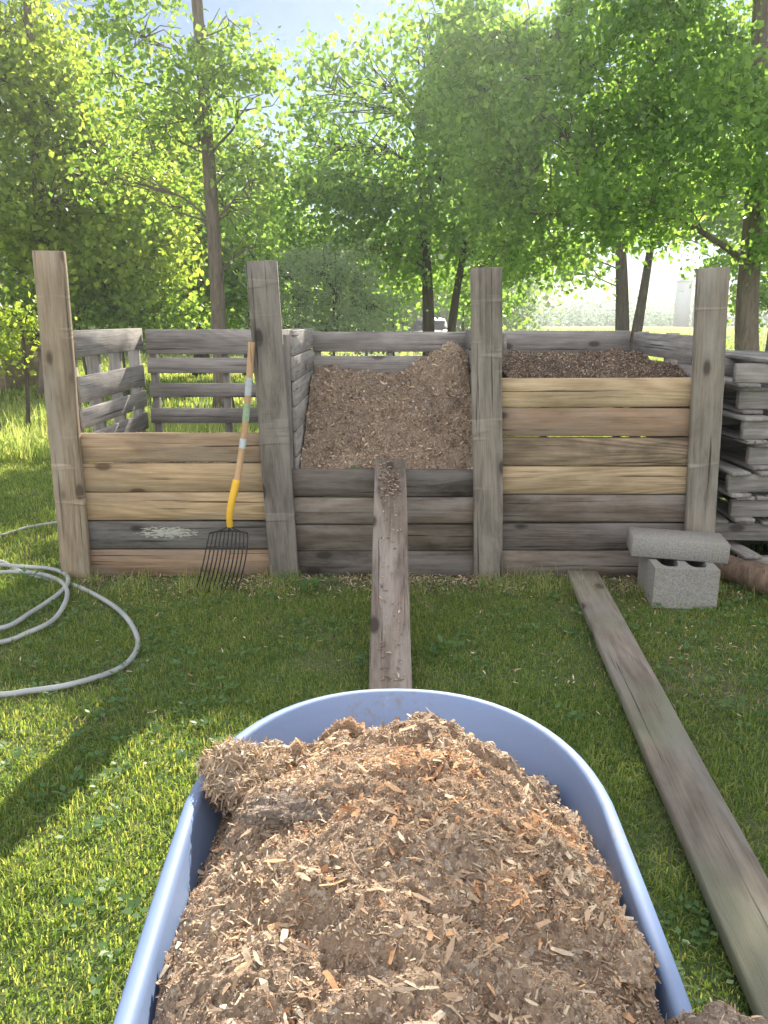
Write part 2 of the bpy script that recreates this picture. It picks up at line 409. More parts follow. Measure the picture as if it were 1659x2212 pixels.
for (X,Y,n_,s_) in [(-.36,3.42,26,.07),(-.45,3.5,18,.06),(-.28,3.5,14,.05),(.75,3.45,12,.05),(-1.75,3.55,16,.06),(.25,2.75,14,.06),(.62,2.9,12,.05),(1.15,2.25,14,.055),(-.35,2.95,10,.05),(1.75,3.2,14,.06),(-.05,2.6,9,.05),(.55,2.2,12,.05)]:
    an=r.random(n_)*6.28; C=np.stack([X+np.cos(an)*r.random(n_)*.05,Y+np.sin(an)*r.random(n_)*.05,r.uniform(.015,.05,n_)],1)
    u=np.stack([np.cos(an),np.sin(an),r.uniform(.1,.7,n_)],1); v=np.stack([-np.sin(an),np.cos(an),r.normal(0,.2,n_)],1); s=s_*.65*r.uniform(.6,1.1,n_)[:,None]
    V=np.stack([C,C+u*s*.5+v*s*.3,C+u*s*1.05,C+u*s*.5-v*s*.3],1).reshape(-1,3)
    A.add(V,(np.arange(n_)*4)[:,None]+np.array([0,1,2,3]),0)
weeds=A.obj('lawn_weeds',[L_WEED]); tag(weeds,'clover and broadleaf weeds scattered through the lawn','weeds',kind='stuff')

# ------------------------------------------------------------------ chips
def chips(P,L,Wd,r,tilt=.45,curl=.15):
    n=len(P); yaw=r.random(n)*6.283; pt=r.normal(0,tilt,n)
    u=np.stack([np.cos(yaw)*np.cos(pt),np.sin(yaw)*np.cos(pt),np.sin(pt)],1)
    n0=r.normal(0,tilt,(n,3)); n0[:,2]+=1
    v=np.cross(n0,u); v/=np.linalg.norm(v,axis=1)[:,None]; w=np.cross(u,v)
    L=L[:,None];Wd=Wd[:,None]; c=r.normal(0,curl,n)[:,None]*L; tp=r.uniform(.1,1,n)[:,None]; tq=r.uniform(.1,1,n)[:,None]; sk=r.normal(0,.25,n)[:,None]*L*.3
    V=np.stack([P-u*L/2-v*Wd/2*tp,P-u*(L/2-sk)+v*Wd/2*tq,P-v*Wd/2+w*c,P+v*Wd/2+w*c,P+u*(L/2+sk)-v*Wd/2*tq,P+u*L/2+v*Wd/2*tp],1).reshape(-1,3)
    o=(np.arange(n)*6)[:,None]
    return V,np.concatenate([o+np.array([0,1,3,2]),o+np.array([2,3,5,4])])
def chipmat(name,stops):
    N=NT(name); g=N.n('ShaderNodeNewGeometry'); c=N.ramp(g.outputs['Random Per Island'],stops)
    tc=N.n('ShaderNodeTexCoord').outputs['Object']; n=N.noise(tc,220,2,.6)
    c=N.mix(N.rng(n,.3,.7,.0,.3),c,(.28,.20,.14)); N.bsdf(c,.85,n,.4,.003,.2); return N.m
C_MIX=chipmat('chip_mixed',[(0,(.26,.175,.12)),(.3,(.42,.295,.20)),(.6,(.57,.41,.285)),(.85,(.72,.56,.40)),(1,(.82,.70,.53))])
C_PALE=chipmat('chip_pale',[(0,(.55,.41,.27)),(.5,(.72,.57,.41)),(1,(.84,.73,.56))])
C_ORNG=chipmat('chip_orange',[(0,(.50,.25,.12)),(.5,(.74,.42,.22)),(1,(.85,.58,.35))])
C_DARK=chipmat('chip_dark',[(0,(.12,.085,.068)),(.6,(.25,.185,.14)),(1,(.44,.34,.26))])
def soilmat(name,a,b,c):
    N=NT(name); tc=N.n('ShaderNodeTexCoord').outputs['Object']
    n=N.noise(tc,14,5,.65); f=N.noise(tc,160,4,.75); v=N.n('ShaderNodeTexVoronoi'); v.inputs['Scale'].default_value=190; N.l(tc,v.inputs['Vector'])
    col=N.mix(N.rng(n,.35,.65),a,b); col=N.mix(N.rng(f,.5,.72,0,.8),col,c)
    sp=N.n('ShaderNodeSeparateColor'); N.l(v.outputs['Color'],sp.inputs[0])
    col=N.mix(N.rng(sp.outputs[0],.86,.91,0,.75),col,(.65,.57,.47)); col=N.mix(N.rng(sp.outputs[1],.88,.93,0,.6),col,(.14,.105,.085))
    N.bsdf(col,.95,N.math('ADD',f,N.math('MULTIPLY',v.outputs['Distance'],.9)),.9,.008,.15); return N.m
S_BAR=soilmat('compost_soil',(.34,.245,.175),(.47,.345,.25),(.60,.465,.34))
S_CLOD=soilmat('compost_clod_soil',(.23,.18,.15),(.33,.265,.22),(.48,.40,.33))
S_PALE=soilmat('compost_pale_shred',(.36,.265,.19),(.50,.38,.28),(.62,.49,.36))
S_BIN=soilmat('compost_bin_soil',(.29,.215,.165),(.42,.315,.235),(.56,.445,.34))
S_DRK=soilmat('compost_dark_soil',(.11,.08,.064),(.18,.13,.105),(.30,.225,.175))

def pile(name,x0,x1,y0,y1,res,hf,mask,soil,chipspec,parent=None,seed=0):
    nx=int((x1-x0)/res);ny=int((y1-y0)/res)
    X,Y=np.meshgrid(np.linspace(x0,x1,nx),np.linspace(y0,y1,ny),indexing='ij'); Z=hf(X,Y)
    Q=grid_q(nx,ny); mk=mask(X,Y).ravel(); Q=Q[mk[Q].all(1)]
    A=Acc(); A.add(np.stack([X.ravel(),Y.ravel(),Z.ravel()],1),Q,0,True)
    r=np.random.default_rng(seed)
    for (n,l0,l1,w0,w1,tilt,lift,mf) in chipspec:
        x=r.uniform(x0,x1,n);y=r.uniform(y0,y1,n);k=mask(x,y);x=x[k];y=y[k]
        mi=mf(x,y,r); k=mi>0; x=x[k];y=y[k];mi=mi[k]
        z=hf(x,y)+r.uniform(0,lift,len(x))
        ll=l0+(l1-l0)*r.random(len(x))**2.0
        V,Q=chips(np.stack([x,y,z],1),ll,r.uniform(w0,w1,len(x)),r,tilt)
        A.add(V,Q,np.concatenate([mi,mi]))
    return A.obj(name,[soil,C_MIX,C_PALE,C_ORNG,C_DARK],parent)

# ------------------------------------------------------------------ wheelbarrow
CX=.022; HW=.300; FD=.352
def outline():
    pts=[]; e=2.15
    for i in range(33):
        t=math.pi*i/32
        c,s=math.cos(t),math.sin(t)
        pts.append((CX+HW*math.copysign(abs(c)**(2/e),c),1.0+FD*abs(s)**(2/e)))
    for i in range(1,14): f=i/14; pts.append((CX-HW+f*.035,1.0-f*.6))
    for i in range(17):
        t=math.pi+math.pi*i/16; c,s=math.cos(t),math.sin(t)
        pts.append((CX+(HW-.035)*math.copysign(abs(c)**.8,c),.40-.16*abs(s)**.8))
    for i in range(1,14): f=1-i/14; pts.append((CX+HW-f*.035,1.0-f*.6))
    return np.array(pts)
OUT=outline(); CEN=np.array([CX,.78])
def ring(depth_f,z,off=0):
    p=OUT-CEN; 
    sx=1-.26*depth_f; sy_f=1-.45*depth_f; sy_b=1-.22*depth_f
    q=np.stack([p[:,0]*sx,np.where(p[:,1]>0,p[:,1]*sy_f,p[:,1]*sy_b)],1)
    if off:
        nrm=p/np.linalg.norm(p*np.array([1,.6]),axis=1)[:,None]*np.array([1,.6]); q=q+nrm*off
    return np.concatenate([q+CEN,np.full((len(p),1),z)],1)
rings=[]
cen=ring(1,.2).mean(0)
rings.append((ring(1,.2)-cen)*np.array([.02,.02,1])+cen)
rings.append((ring(1,.2)-cen)*np.array([.9,.9,1])+cen)
for f in np.linspace(.97,0.02,14): rings.append(ring(f,.2+.345*(1-f)))
rings+= [ring(0,.549,0),ring(0,.553,.004),ring(0,.554,.012),ring(0,.551,.020),ring(0,.543,.024),ring(0,.530,.024),ring(0,.530,.020),ring(.02,.536,.010),ring(.05,.528,.004)]
for f in np.linspace(.1,1,8): rings.append(ring(f,.2-.004+.345*(1-f),.004))
rings.append((ring(1,.195)-cen)*np.array([.02,.02,1])+cen)
n=len(OUT); V=np.concatenate(rings); Q=[]
for i in range(len(rings)-1):
    for k in range(n): Q.append((i*n+k,i*n+(k+1)%n,(i+1)*n+(k+1)%n,(i+1)*n+k))
N=NT('tub_blue_plastic'); tc=N.n('ShaderNodeTexCoord').outputs['Object']
d1=N.noise(tc,5,5,.65); d2=N.noise(tc,60,4,.75); sc_=N.noise(N.mapping(tc,(30,6,40)),1.0,5,.8,.5)
c=N.mix(N.rng(d1,.35,.7,0,.35),(.225,.315,.54),(.29,.375,.56)); c=N.mix(N.rng(N.math('MULTIPLY',d2,d1),.30,.42,0,.6),c,(.25,.22,.20)); c=N.mix(N.rng(sc_,.60,.68,0,.25),c,(.48,.55,.68))
N.bsdf(c,N.rng(d1,.3,.7,.5,.68),d2,.1,.002,.3); TUB=N.m
RUB=simple('tyre_rubber',(.03,.03,.03),.8); STEEL=simple('painted_steel',(.05,.05,.055),.45,metal=.3); HWOOD=simple('handle_ash',(.45,.30,.17),.6,.2,14)
barrow=empty('wheelbarrow',(CX,.8,0)); tag(barrow,'blue plastic wheelbarrow heaped with compost on the lawn','wheelbarrow')
tub=link(bpy.data.objects.new('tub',bulk_mesh('tub',V,np.array(Q),[TUB],smooth=True)),barrow)
for s in(-1,1):
    A=Acc(); V,Q=tube([(CX+s*.10,1.50,.20),(CX+s*.16,1.0,.185),(CX+s*.24,.3,.30),(CX+s*.29,-.18,.42)],[.017,.018,.018,.018],8); A.add(V,Q,0,True); A.obj('handle',[HWOOD],barrow)
    A=Acc(); V,Q=tube([(CX+s*.19,.62,.22),(CX+s*.21,.55,.02),(CX+s*.21,.45,.012),(CX+s*.22,.36,.27)],.011,8); A.add(V,Q,0,True); A.obj('leg',[STEEL],barrow)
A=Acc(); th=np.linspace(0,2*math.pi,33)
V,Q=tube([(CX,1.40+.15*math.cos(t),.19+.15*math.sin(t)) for t in th],.04,10,False); A.add(V,Q,0,True)
tyre=A.obj('wheel',[RUB],barrow)
A=Acc(); V,Q=tube([(CX-.02,1.40,.19),(CX+.02,1.40,.19)],.115,20); A.add(V,Q,0,False); V,Q=tube([(CX-.13,1.40,.19),(CX+.13,1.40,.19)],.01,8);A.add(V,Q,0,True); 
rim=A.obj('rim',[STEEL],None); rim.parent=tyre

def inside(x,y,inset=.010):
    px=x-CX; fy=np.where(y>1.0,(y-1.0)/(FD-inset-.01),0)
    hw=HW-inset-np.clip(1.0-y,0,.6)*.060
    return ((np.abs(px)/hw)**2.15+np.abs(fy)**2.15<1)&(y>.27)
CL=[ # x,y,rx,ry,h,kind (1 mixed,2 pale,3 orange,4 dark)
 (-.10,.90,.095,.05,.022,4),(.10,1.20,.055,.04,.03,4),(.225,1.06,.085,.05,.04,4),(.27,.96,.04,.06,.04,4),
 (-.06,1.20,.045,.03,.035,3),(.245,.72,.06,.07,.035,1),(.17,.60,.07,.055,.018,4),(.23,.86,.06,.06,.025,3),(-.17,.98,.05,.05,.022,1),
 (-.05,.78,.05,.045,.012,4),(.06,.98,.06,.05,.012,3),(0,.66,.05,.04,.010,1),(-.15,.62,.08,.055,.016,4),(.10,.80,.05,.04,.010,1),(.03,1.13,.08,.05,.015,1),(.18,.97,.05,.04,.018,1),(.16,1.12,.045,.035,.025,2),(.13,.70,.03,.03,.010,3),(-.16,1.14,.06,.04,.025,1),(.22,.80,.04,.04,.02,2),(-.02,.57,.05,.03,.010,4),(.04,.88,.03,.025,.010,4)]
def hb(x,y):
    px=(x-CX)/.31; py=np.where(y>.75,(y-.75)/.58,(y-.75)/.9); rr=np.clip(px**2+py**2,0,1.6)
    z=.500+.155*(1-rr*.95)-.025*np.clip((y-1.12)/.15,0,1)
    z=z-.060*np.clip((x-.14)/.18,0,1)*np.clip((y-.86)/.25,0,1)-.02*np.clip((-x-.17)/.08,0,1)
    z=z+(fbm(x*9,y*9,3,31)-.5)*.04+(fbm(x*30,y*30,3,33)-.5)*.024+(fbm(x*95,y*95,3,35)-.5)*.013
    rg=np.abs(fbm(x*20,y*20,3,47)-.5); z=z-.006*np.clip(1-rg/.035,0,1)
    wx=(fbm(x*22,y*22,3,41)-.5)*.05; wy=(fbm(x*22,y*22,3,43)-.5)*.05
    for (cx,cy,rx,ry,h,kk) in CL:
        d=((x+wx-cx)/rx)**2+((y+wy-cy)/ry)**2
        z=z+h*np.clip(1-d,0,1)**.5*(d<1)
    return z
def mbar(x,y,r):
    m=np.where(r.random(len(x))<.80,1,np.where(r.random(len(x))<.15,4,np.where(r.random(len(x))<.7,2,3)))
    m=np.where((fbm(x*16,y*16,3,61)>.57)&(r.random(len(x))<.65),0,m)
    o=np.exp(-(((x-.08)/.24)**2+((y-1.0)/.3)**2)); m=np.where((m>0)&(r.random(len(x))<o*.42),3,m)
    for (cx,cy,rx,ry,h,kk) in CL:
        d=((x-cx)/rx)**2+((y-cy)/ry)**2
        hit=d<1.0
        if kk==4: m=np.where(hit&(r.random(len(x))<.7),np.where(r.random(len(x))<.7,0,4),m)
        else: m=np.where(hit&(r.random(len(x))<.7),kk,m)
    return m
cp=pile('compost_load',-.31,.36,.27,1.37,.0025,hb,inside,S_BAR,[(120000,.0012,.0055,.0006,.0022,.5,.0025,mbar),(17000,.005,.017,.0008,.0034,.4,.004,mbar),(3000,.012,.032,.002,.008,.35,.006,mbar)],seed=5)
tag(cp,'heap of brown compost and wood chips in the wheelbarrow','compost',kind='stuff')
def clod(loc,rad,seed,mats,label,nch,chipidx,amp=.35,sub=5,lmin=.003,lmax=.012):
    bm=bmesh.new(); bmesh.ops.create_icosphere(bm,subdivisions=sub,radius=1)
    off=Vector((seed*3.1,seed*1.7,seed*.9)); rr=np.random.default_rng(seed)
    for v in bm.verts:
        p=v.co.copy(); d=mnoise.fractal(p*1.6+off,1,2,4)*amp+mnoise.fractal(p*7+off,1,2,3)*amp*.3
        p*=1+d; v.co=Vector((p.x*rad[0],p.y*rad[1],p.z*rad[2]))
    me=bpy.data.meshes.new('clod'); bm.to_mesh(me); 
    V0=np.array([v.co[:] for v in bm.verts]); bm.free()
    P=V0[rr.integers(0,len(V0),nch)]*rr.uniform(1.0,1.05,(nch,1)); V,Q=chips(P,rr.uniform(lmin,lmax,nch),rr.uniform(.0010,.004,nch),rr,.9)
    fi=me.polygons; nf=len(fi); tri=np.zeros(nf*3,dtype=int); fi.foreach_get('vertices',tri); tri=tri.reshape(-1,3)
    faces=[tuple(t) for t in tri.tolist()]+[tuple(q) for q in (Q+len(V0)).tolist()]
    m2=bpy.data.meshes.new('compost_clod'); m2.from_pydata(np.concatenate([V0,V]).tolist(),[],faces)
    for m in mats: m2.materials.append(m)
    mi=np.concatenate([np.zeros(nf,dtype=int),np.tile(rr.choice(chipidx,nch),2)]); m2.polygons.foreach_set('material_index',mi.astype(np.int32))
    sm=np.concatenate([np.ones(nf,bool),np.zeros(2*nch,bool)]); m2.polygons.foreach_set('use_smooth',sm)
    o=bpy.data.objects.new('compost_clod',m2); o.location=loc; link(o); bpy.data.meshes.remove(me)
    return tag(o,label,'clod of compost','clods on the wheelbarrow load')
ML=[S_CLOD,C_MIX,C_PALE,C_ORNG,C_DARK]; MP=[S_PALE,C_MIX,C_PALE,C_ORNG,C_DARK]
clod((.322,.582,.565),(.056,.046,.036),1,ML,'dark clod of compost overhanging the tub rim',900,[1,4,1])
clod((-.214,1.078,.545),(.068,.070,.044),2,MP,'pale matted clump of wood shavings by the rim',3000,[2,2,2,1],.4,5,.008,.024)
clod((.205,1.085,.500),(.070,.045,.032),3,ML,'grey brown matted clod of compost on the heap',450,[4,1])
clod((.262,.965,.515),(.032,.050,.038),4,ML,'upright dark clod of compost near the rim',450,[4,1,3])
clod((-.095,.885,.628),(.080,.042,.018),5,ML,'flat grey clod of compost on top of the heap',450,[4,1])
clod((.240,.700,.575),(.046,.052,.028),6,MP,'crumbling brown clod of compost near the rim',1300,[1,1,2,3])
clod((.238,.800,.565),(.040,.042,.025),7,MP,'tan clump of shredded wood on the heap',1600,[2,1,3],.45,5,.005,.018)
clod((.085,1.215,.495),(.050,.032,.026),8,ML,'dark clod of compost at the far end',350,[4,1])
clod((-.045,1.215,.510),(.036,.022,.024),9,MP,'orange splintered clump of rotten wood',1300,[3,3,1],.45,5,.005,.018)
clod((-.205,.760,.540),(.034,.045,.022),10,ML,'dark clod of compost against the tub side',400,[4,1])
clod((.045,.775,.640),(.022,.018,.010),11,MP,'small orange clump of splintered wood',450,[3],.45,4,.004,.013)
clod((.262,.885,.535),(.032,.036,.026),12,ML,'dark crumbly clod of compost by the rim',400,[4,1])
# ------------------------------------------------------------------ compost bin
binE=empty('compost_bin',(0,4.1,0)); tag(binE,'three bay wooden compost bin of planks and pallets','compost bin')
FY=3.62
posts=[((-1.521,-1.500),1.547,W_P1),((-.490,-.550),1.504,W_P2),((.520,.458),1.476,W_P3),((1.556,1.480),1.476,W_P4)]
for (xb,xt),zt,m in posts:
    beam('post',(xb,FY,-.05),(xt,FY,zt),.140,.038,(0,-1,0),m,binE,.003,.004)
for (xb,xt),zt,m in posts:
    beam('post',(xb,FY+.088,-.05),(xb,FY+.088,.5),.09,.038,(0,-1,0),W_P3,binE,.003)
def rows(x0,x1,ztop,mats):
    n=len(mats); h=ztop/n
    for i,m in enumerate(mats):
        z=ztop-h*(i+.5)
        beam('board',(x0,FY+.044,z+random.gauss(0,.0015)),(x1,FY+.044,z+random.gauss(0,.0015)),h-.006,.036,(0,-1,0),m,binE,.0015,.005)
rows(-1.56,-.47,.724,[W_RED2,W_TAN,W_TAN,W_FLAKE,W_RED])
rows(-.465,.53,.548,[W_DARK,W_GBR,W_GBR,W_DARK])
rows(.535,1.60,.987,[W_TAN2,W_RED,W_MIX,W_TAN2,W_GBR,W_DARK,W_GBR])
def panel(name,loc,rz,L,rws,strx,thick=.10,side=-1,both=False):
    bx=[]
    for (za,zb) in rws:
        bx.append((0,side*(thick/2-.009),(za+zb)/2,L+random.uniform(-.01,.01),.018,zb-za,0,random.gauss(0,.004)))
    for s in strx: bx.append((s,0,.60,.038,thick-.038,1.16,1))
    if both:
        for (za,zb) in rws[::2]: bx.append((0,-side*(thick/2-.009),(za+zb)/2,L,.018,zb-za,0))
    o=box_obj(name,bx,[W_GREYX,W_GREYZ],binE,.003,loc,rz); return o
R1=[(1.046,1.193),(.932,1.024),(.787,.871),(.627,.719),(.46,.56),(.30,.40),(.12,.24)]
panel('pallet_panel',(-.95,4.80,0),0,.98,R1,(-.46,-.02,.44))
panel('pallet_panel',(.035,4.80,0),0,.94,[(1.06,1.178),(.93,1.035),(.78,.87),(.6,.7),(.4,.5),(.2,.3)],(-.44,0,.44))
panel('pallet_panel',(1.0,4.80,0),0,.96,[(1.05,1.185),(.90,1.01),(.75,.85),(.6,.7),(.4,.5),(.2,.3)],(-.46,0,.46))
panel('pallet_panel',(-1.50,4.22,0),math.radians(90),1.02,[(1.075,1.2),(.86,.985),(.735,.83),(.60,.70),(.44,.54),(.25,.37),(.1,.2)],(-.49,-.18,.15,.49),side=-1)
panel('pallet_panel',(-.47,4.22,0),math.radians(90),1.02,[(1.085,1.2),(.965,1.078),(.845,.958),(.725,.838),(.60,.718),(.48,.59),(.36,.47),(.2,.34)],(-.49,0,.49),thick=.09,side=-1,both=True)
panel('pallet_panel',(.535,4.22,0),math.radians(90),1.02,[(1.085,1.19),(.965,1.078),(.845,.958),(.725,.838),(.60,.718),(.4,.5)],(-.49,0,.49),thick=.09,side=1,both=True)
panel('pallet_panel',(1.545,4.22,0),math.radians(90),1.02,[(1.05,1.175),(.90,1.03),(.74,.86),(.6,.7),(.4,.5)],(-.49,0,.49),thick=.10,side=1)
def h_mid(x,y):
    t=np.clip((y-3.69)/.85,0,1); z=.50+.44*t**.8-.06*np.clip((-x-.2)/.2,0,1)*(1-t)
    z=z+.20*np.exp(-(((x-.39)/.14)**2+((y-4.60)/.20)**2)*(.5+1.3*fbm(x*9,y*9,2,58)))
    return z+(fbm(x*6,y*6,3,51)-.5)*.14+(fbm(x*24,y*24,3,52)-.5)*.06+(fbm(x*80,y*80,2,53)-.5)*.018
def m_mid(x,y,r):
    m=np.where(r.random(len(x))<.6,1,np.where(r.random(len(x))<.75,2,4)); pk=(((x-.38)/.17)**2+((y-4.5)/.2)**2)<1
    m=np.where((fbm(x*8,y*8,3,66)>.54)&(r.random(len(x))<.6),np.where(r.random(len(x))<.6,0,4),m)
    return np.where(pk&(r.random(len(x))<.85),2,m)
full=lambda x,y: (x>-99)
o=pile('compost_heap',-.415,.485,3.69,4.74,.006,h_mid,full,S_BIN,[(24000,.004,.013,.0015,.005,.45,.005,m_mid),(3600,.012,.04,.004,.012,.5,.010,m_mid)],seed=8)
tag(o,'sloping heap of wood shavings and compost inside a bay','compost',kind='stuff')
def h_rt(x,y):
    t=np.clip((y-3.69)/.6,0,1); return .93+.12*t+(fbm(x*5,y*5,3,61)-.5)*.13+(fbm(x*30,y*30,3,62)-.5)*.04
def m_rt(x,y,r): return np.where(r.random(len(x))<.7,4,1)
o=pile('compost_heap',.59,1.485,3.69,4.74,.008,h_rt,full,S_DRK,[(12000,.006,.02,.003,.008,.6,.01,m_rt)],seed=9)
tag(o,'dark finished compost filling the tallest bay','compost',kind='stuff')
def h_lf(x,y): return .42+(fbm(x*5,y*5,3,71)-.5)*.12+(fbm(x*30,y*30,3,62)-.5)*.05
o=pile('compost_heap',-1.44,-.53,3.69,4.74,.01,h_lf,full,S_DRK,[(6000,.01,.04,.004,.012,.6,.01,m_rt)],seed=10)
tag(o,'low layer of dark compost in the open bay','compost',kind='stuff')
A=Acc(); x,y=sample(44000,-1.5,1.9,2.2,3.66,r); k=r.random(len(x))<np.exp(-((3.62-y)/.20)**2)*.95*np.clip(fbm(x*4,y*4,2,81)*1.9-.2,0,1)+.012+.05*np.exp(-(((x-1.25)/.45)**2+((y-2.7)/.6)**2)); x=x[k];y=y[k]
V,Q=chips(np.stack([x,y,gz(x,y)+r.uniform(.004,.022,len(x))],1),r.uniform(.006,.032,len(x)),r.uniform(.002,.006,len(x)),r,.35); mi=r.choice([0,0,1,2],len(x)); A.add(V,Q,np.concatenate([mi,mi]))
o=A.obj('wood_chips',[C_MIX,C_DARK,C_PALE]); tag(o,'spilled wood chips along the foot of the bin','wood chips',kind='stuff')

# ------------------------------------------------------------------ planks
ramp=beam('ramp_plank',(.022,2.36,-.005),(.030,3.66,.585),.148,.038,(0,-.45,.9),W_RAMP,None,.0015,.004)
tag(ramp,'weathered brown plank ramp leaning on the bin','plank')
A=Acc(); nn_=420; t=np.where(r.random(nn_)<.7,r.normal(.86,.06,nn_),r.random(nn_)); t=np.clip(t,.05,.99); xx=r.uniform(-.05,.05,nn_)+.026
P=np.stack([xx,2.36+1.30*t,-.005+.590*t+.023+r.uniform(0,.005,nn_)],1); V,Q=chips(P,r.uniform(.004,.022,nn_),r.uniform(.003,.008,nn_),r,.3); mi=r.choice([0,1],nn_); A.add(V,Q,np.concatenate([mi,mi]))
o=A.obj('wood_chips',[C_MIX,C_DARK]); tag(o,'crumbs of compost and chips on the ramp plank','wood chips',kind='stuff')
pl=beam('ground_plank',(.972,3.58,.040),(.665,.30,.040),.146,.038,(0,0,1),W_PLANK,None,.0015,.004)
tag(pl,'long mossy weathered plank lying on the lawn','plank')

# ------------------------------------------------------------------ concrete blocks
N=NT('concrete_block'); tc=N.n('ShaderNodeTexCoord').outputs['Object']
f=N.noise(tc,120,5,.75); g=N.noise(tc,9,4,.6)
c=N.mix(N.rng(f,.35,.7),(.27,.265,.26),(.55,.54,.52)); c=N.mix(N.rng(g,.4,.7,0,.5),c,(.38,.34,.29)); N.bsdf(c,.95,f,1.0,.010,.15); CONC=N.m
def hollow(L,D,H,loc,rz,label):
    wl=.034; cores=2; cw=(L-wl*3)/2; cd_=D-2*wl; m=16
    A=Acc(); 
    for i in range(cores):
        ccx=-L/2+wl+cw/2+i*(cw+wl)
        x0=-L/2 if i==0 else 0; x1=0 if i==0 else L/2
        th=[2*math.pi*k/m+math.pi/m for k in range(m)]
        inn=[(ccx+cw/2*math.copysign(abs(math.cos(t))**.6,math.cos(t)),cd_/2*math.copysign(abs(math.sin(t))**.6,math.sin(t))) for t in th]
        out=[]
        for t in th:
            c_,s_=math.cos(t),math.sin(t); q=max(abs(c_),abs(s_)); ux,uy=c_/q,s_/q
            out.append(((x1 if ux>0 else x0) if abs(ux)>.999 else ccx+ux*(cw/2+wl*.5),uy*D/2))
        out=[((x1 if px_-ccx>(cw/2+wl*.5)*.6 and abs(abs(py_)-D/2)<1e-6 else x0 if px_-ccx<-(cw/2+wl*.5)*.6 and abs(abs(py_)-D/2)<1e-6 else px_),py_) for px_,py_ in out]
        V=[(*p,H/2) for p in inn]+[(*p,H/2) for p in out]+[(*p,-H/2) for p in inn]+[(*p,-H/2) for p in out]
        Q=[]
        for k in range(m):
            k2=(k+1)%m
            Q.append((k,m+k,m+k2,k2)); Q.append((2*m+k,2*m+k2,3*m+k2,3*m+k)); Q.append((k,k2,2*m+k2,2*m+k))
            if not (abs(out[k][0])<1e-6 and abs(out[k2][0])<1e-6): Q.append((m+k,3*m+k,3*m+k2,m+k2))
        A.add(np.array(V),np.array(Q),0)
    o=A.obj('concrete_block',[CONC]); o.location=loc; o.rotation_euler=(0,0,rz)
    return tag(o,label,'concrete block','concrete blocks by the bin')
hollow(.275,.34,.185,(1.352,3.375,.095),math.radians(-7),'hollow concrete block with open cores on the grass')
o=box_obj('concrete_block',[(0,0,0,.42,.20,.09)],[CONC],None,.004,(1.358,3.425,.236),math.radians(-8)); o.rotation_euler=(math.radians(0),math.radians(1.5),math.radians(-11)); tag(o,'solid pale capping block resting on a hollow block','concrete block','concrete blocks by the bin')

# ------------------------------------------------------------------ pallet stack
def pallet_obj(loc,rz,seed,tilt=(0,0)):
    rr=random.Random(seed); bx=[]
    L=1.02;D=1.1
    for yy in(-D/2+.05,0,D/2-.05): bx.append((0,yy,0,L,.038,.088,0))
    x=-L/2+.05
    while x<L/2:
        wd=rr.choice([.09,.09,.14])
        if rr.random()<.93: bx.append((x,rr.uniform(-.006,.006),.055,wd,D+rr.uniform(-.02,.02),.018,1,rr.gauss(0,.01)))
        x+=wd+rr.uniform(.02,.05)
    for xx in(-L/2+.06,0,L/2-.06): bx.append((xx,0,-.055,.10,D,.018,1))
    o=box_obj('pallet',bx,[W_GREYX,W_GREYY],None,.003,loc,rz); o.rotation_euler=(tilt[0],tilt[1],rz)
    return tag(o,'grey weathered wooden pallet stacked beside the bin','pallet','stack of pallets')
offs=[.03,.0,.05,-.01,.06,.0,.04,.01]
for i in range(8):
    pallet_obj((2.20+offs[i],4.2+random.uniform(-.09,.06),.068+i*.134),random.gauss(0,.05),i,(random.gauss(0,.003),random.gauss(0,.003)))
A=Acc(); pts=catmull([(1.60,3.72,.075),(1.75,3.45,.07),(1.92,3.2,.075),(2.1,2.95,.07)],4); V,Q=tube(pts,[.07+.01*math.sin(i*1.7) for i in range(len(pts))],14); A.add(V,Q,0,True)
o=A.obj('log',[bark('log_bark',(.12,.08,.06),(.32,.23,.17))]); tag(o,'brown barked log on the ground by the pallets','log')

# ------------------------------------------------------------------ fork
fork=empty('bedding_fork',(-.74,3.45,0)); tag(fork,'bedding fork with wood and yellow handle leaning on the bin','garden fork')
YEL=simple('yellow_ferrule',(.85,.50,.04),.45,.1,20); FW=wood('fork_handle_wood',(.68,.46,.28),(.42,.26,.14),'Z',stain=.2,ring=.5,knots=False)
TIN=simple('black_tine_steel',(.035,.033,.035),.5,.2,20,metal=.4)
hp=catmull([(-.700,3.500,.455),(-.682,3.530,.55),(-.651,3.575,.75),(-.625,3.583,.95),(-.603,3.586,1.15)],5)
A=Acc();V,Q=tube(hp,.0155,12);A.add(V,Q,0,True);A.obj('handle',[FW],fork)
fp=catmull([(-.724,3.488,.30),(-.722,3.480,.36),(-.712,3.487,.42),(-.700,3.4995,.47),(-.688,3.5195,.52)],5)
A=Acc();V,Q=tube(fp,[.0145+.0045*i/20 for i in range(len(fp))],12);A.add(V,Q,0,True);A.obj('ferrule',[YEL],fork)
WL=simple('label_white',(.50,.56,.60),.5,.15,60); GL=simple('label_green',(.33,.46,.30),.5,.2,60)
def seg(a,b): 
    idx=[i for i in range(len(hp)) if a<=hp[i][2]<=b]; return [hp[i] for i in idx]
for a,b,m in((.88,1.0,WL),(.76,.875,GL),(.64,.72,WL)):
    A=Acc();V,Q=tube(seg(a,b),.0162,12,False);A.add(V,Q,0,True);A.obj('label_sticker',[m],fork)
A=Acc()
def bar_z(f): return .290-.010*abs(f)**4
for i in range(11):
    f=(i-5)/5
    pts=catmull([(-.726+.088*f,3.467-.008*abs(f),bar_z(f)+.002),(-.729+.094*f,3.43,.235),(-.745+.096*f,3.395,.14),(-.790+.096*f,3.42,.004)],6)
    V,Q=tube(pts,[.0032]*(len(pts)-4)+[.003,.0026,.002,.001],6);A.add(V,Q,0,True)
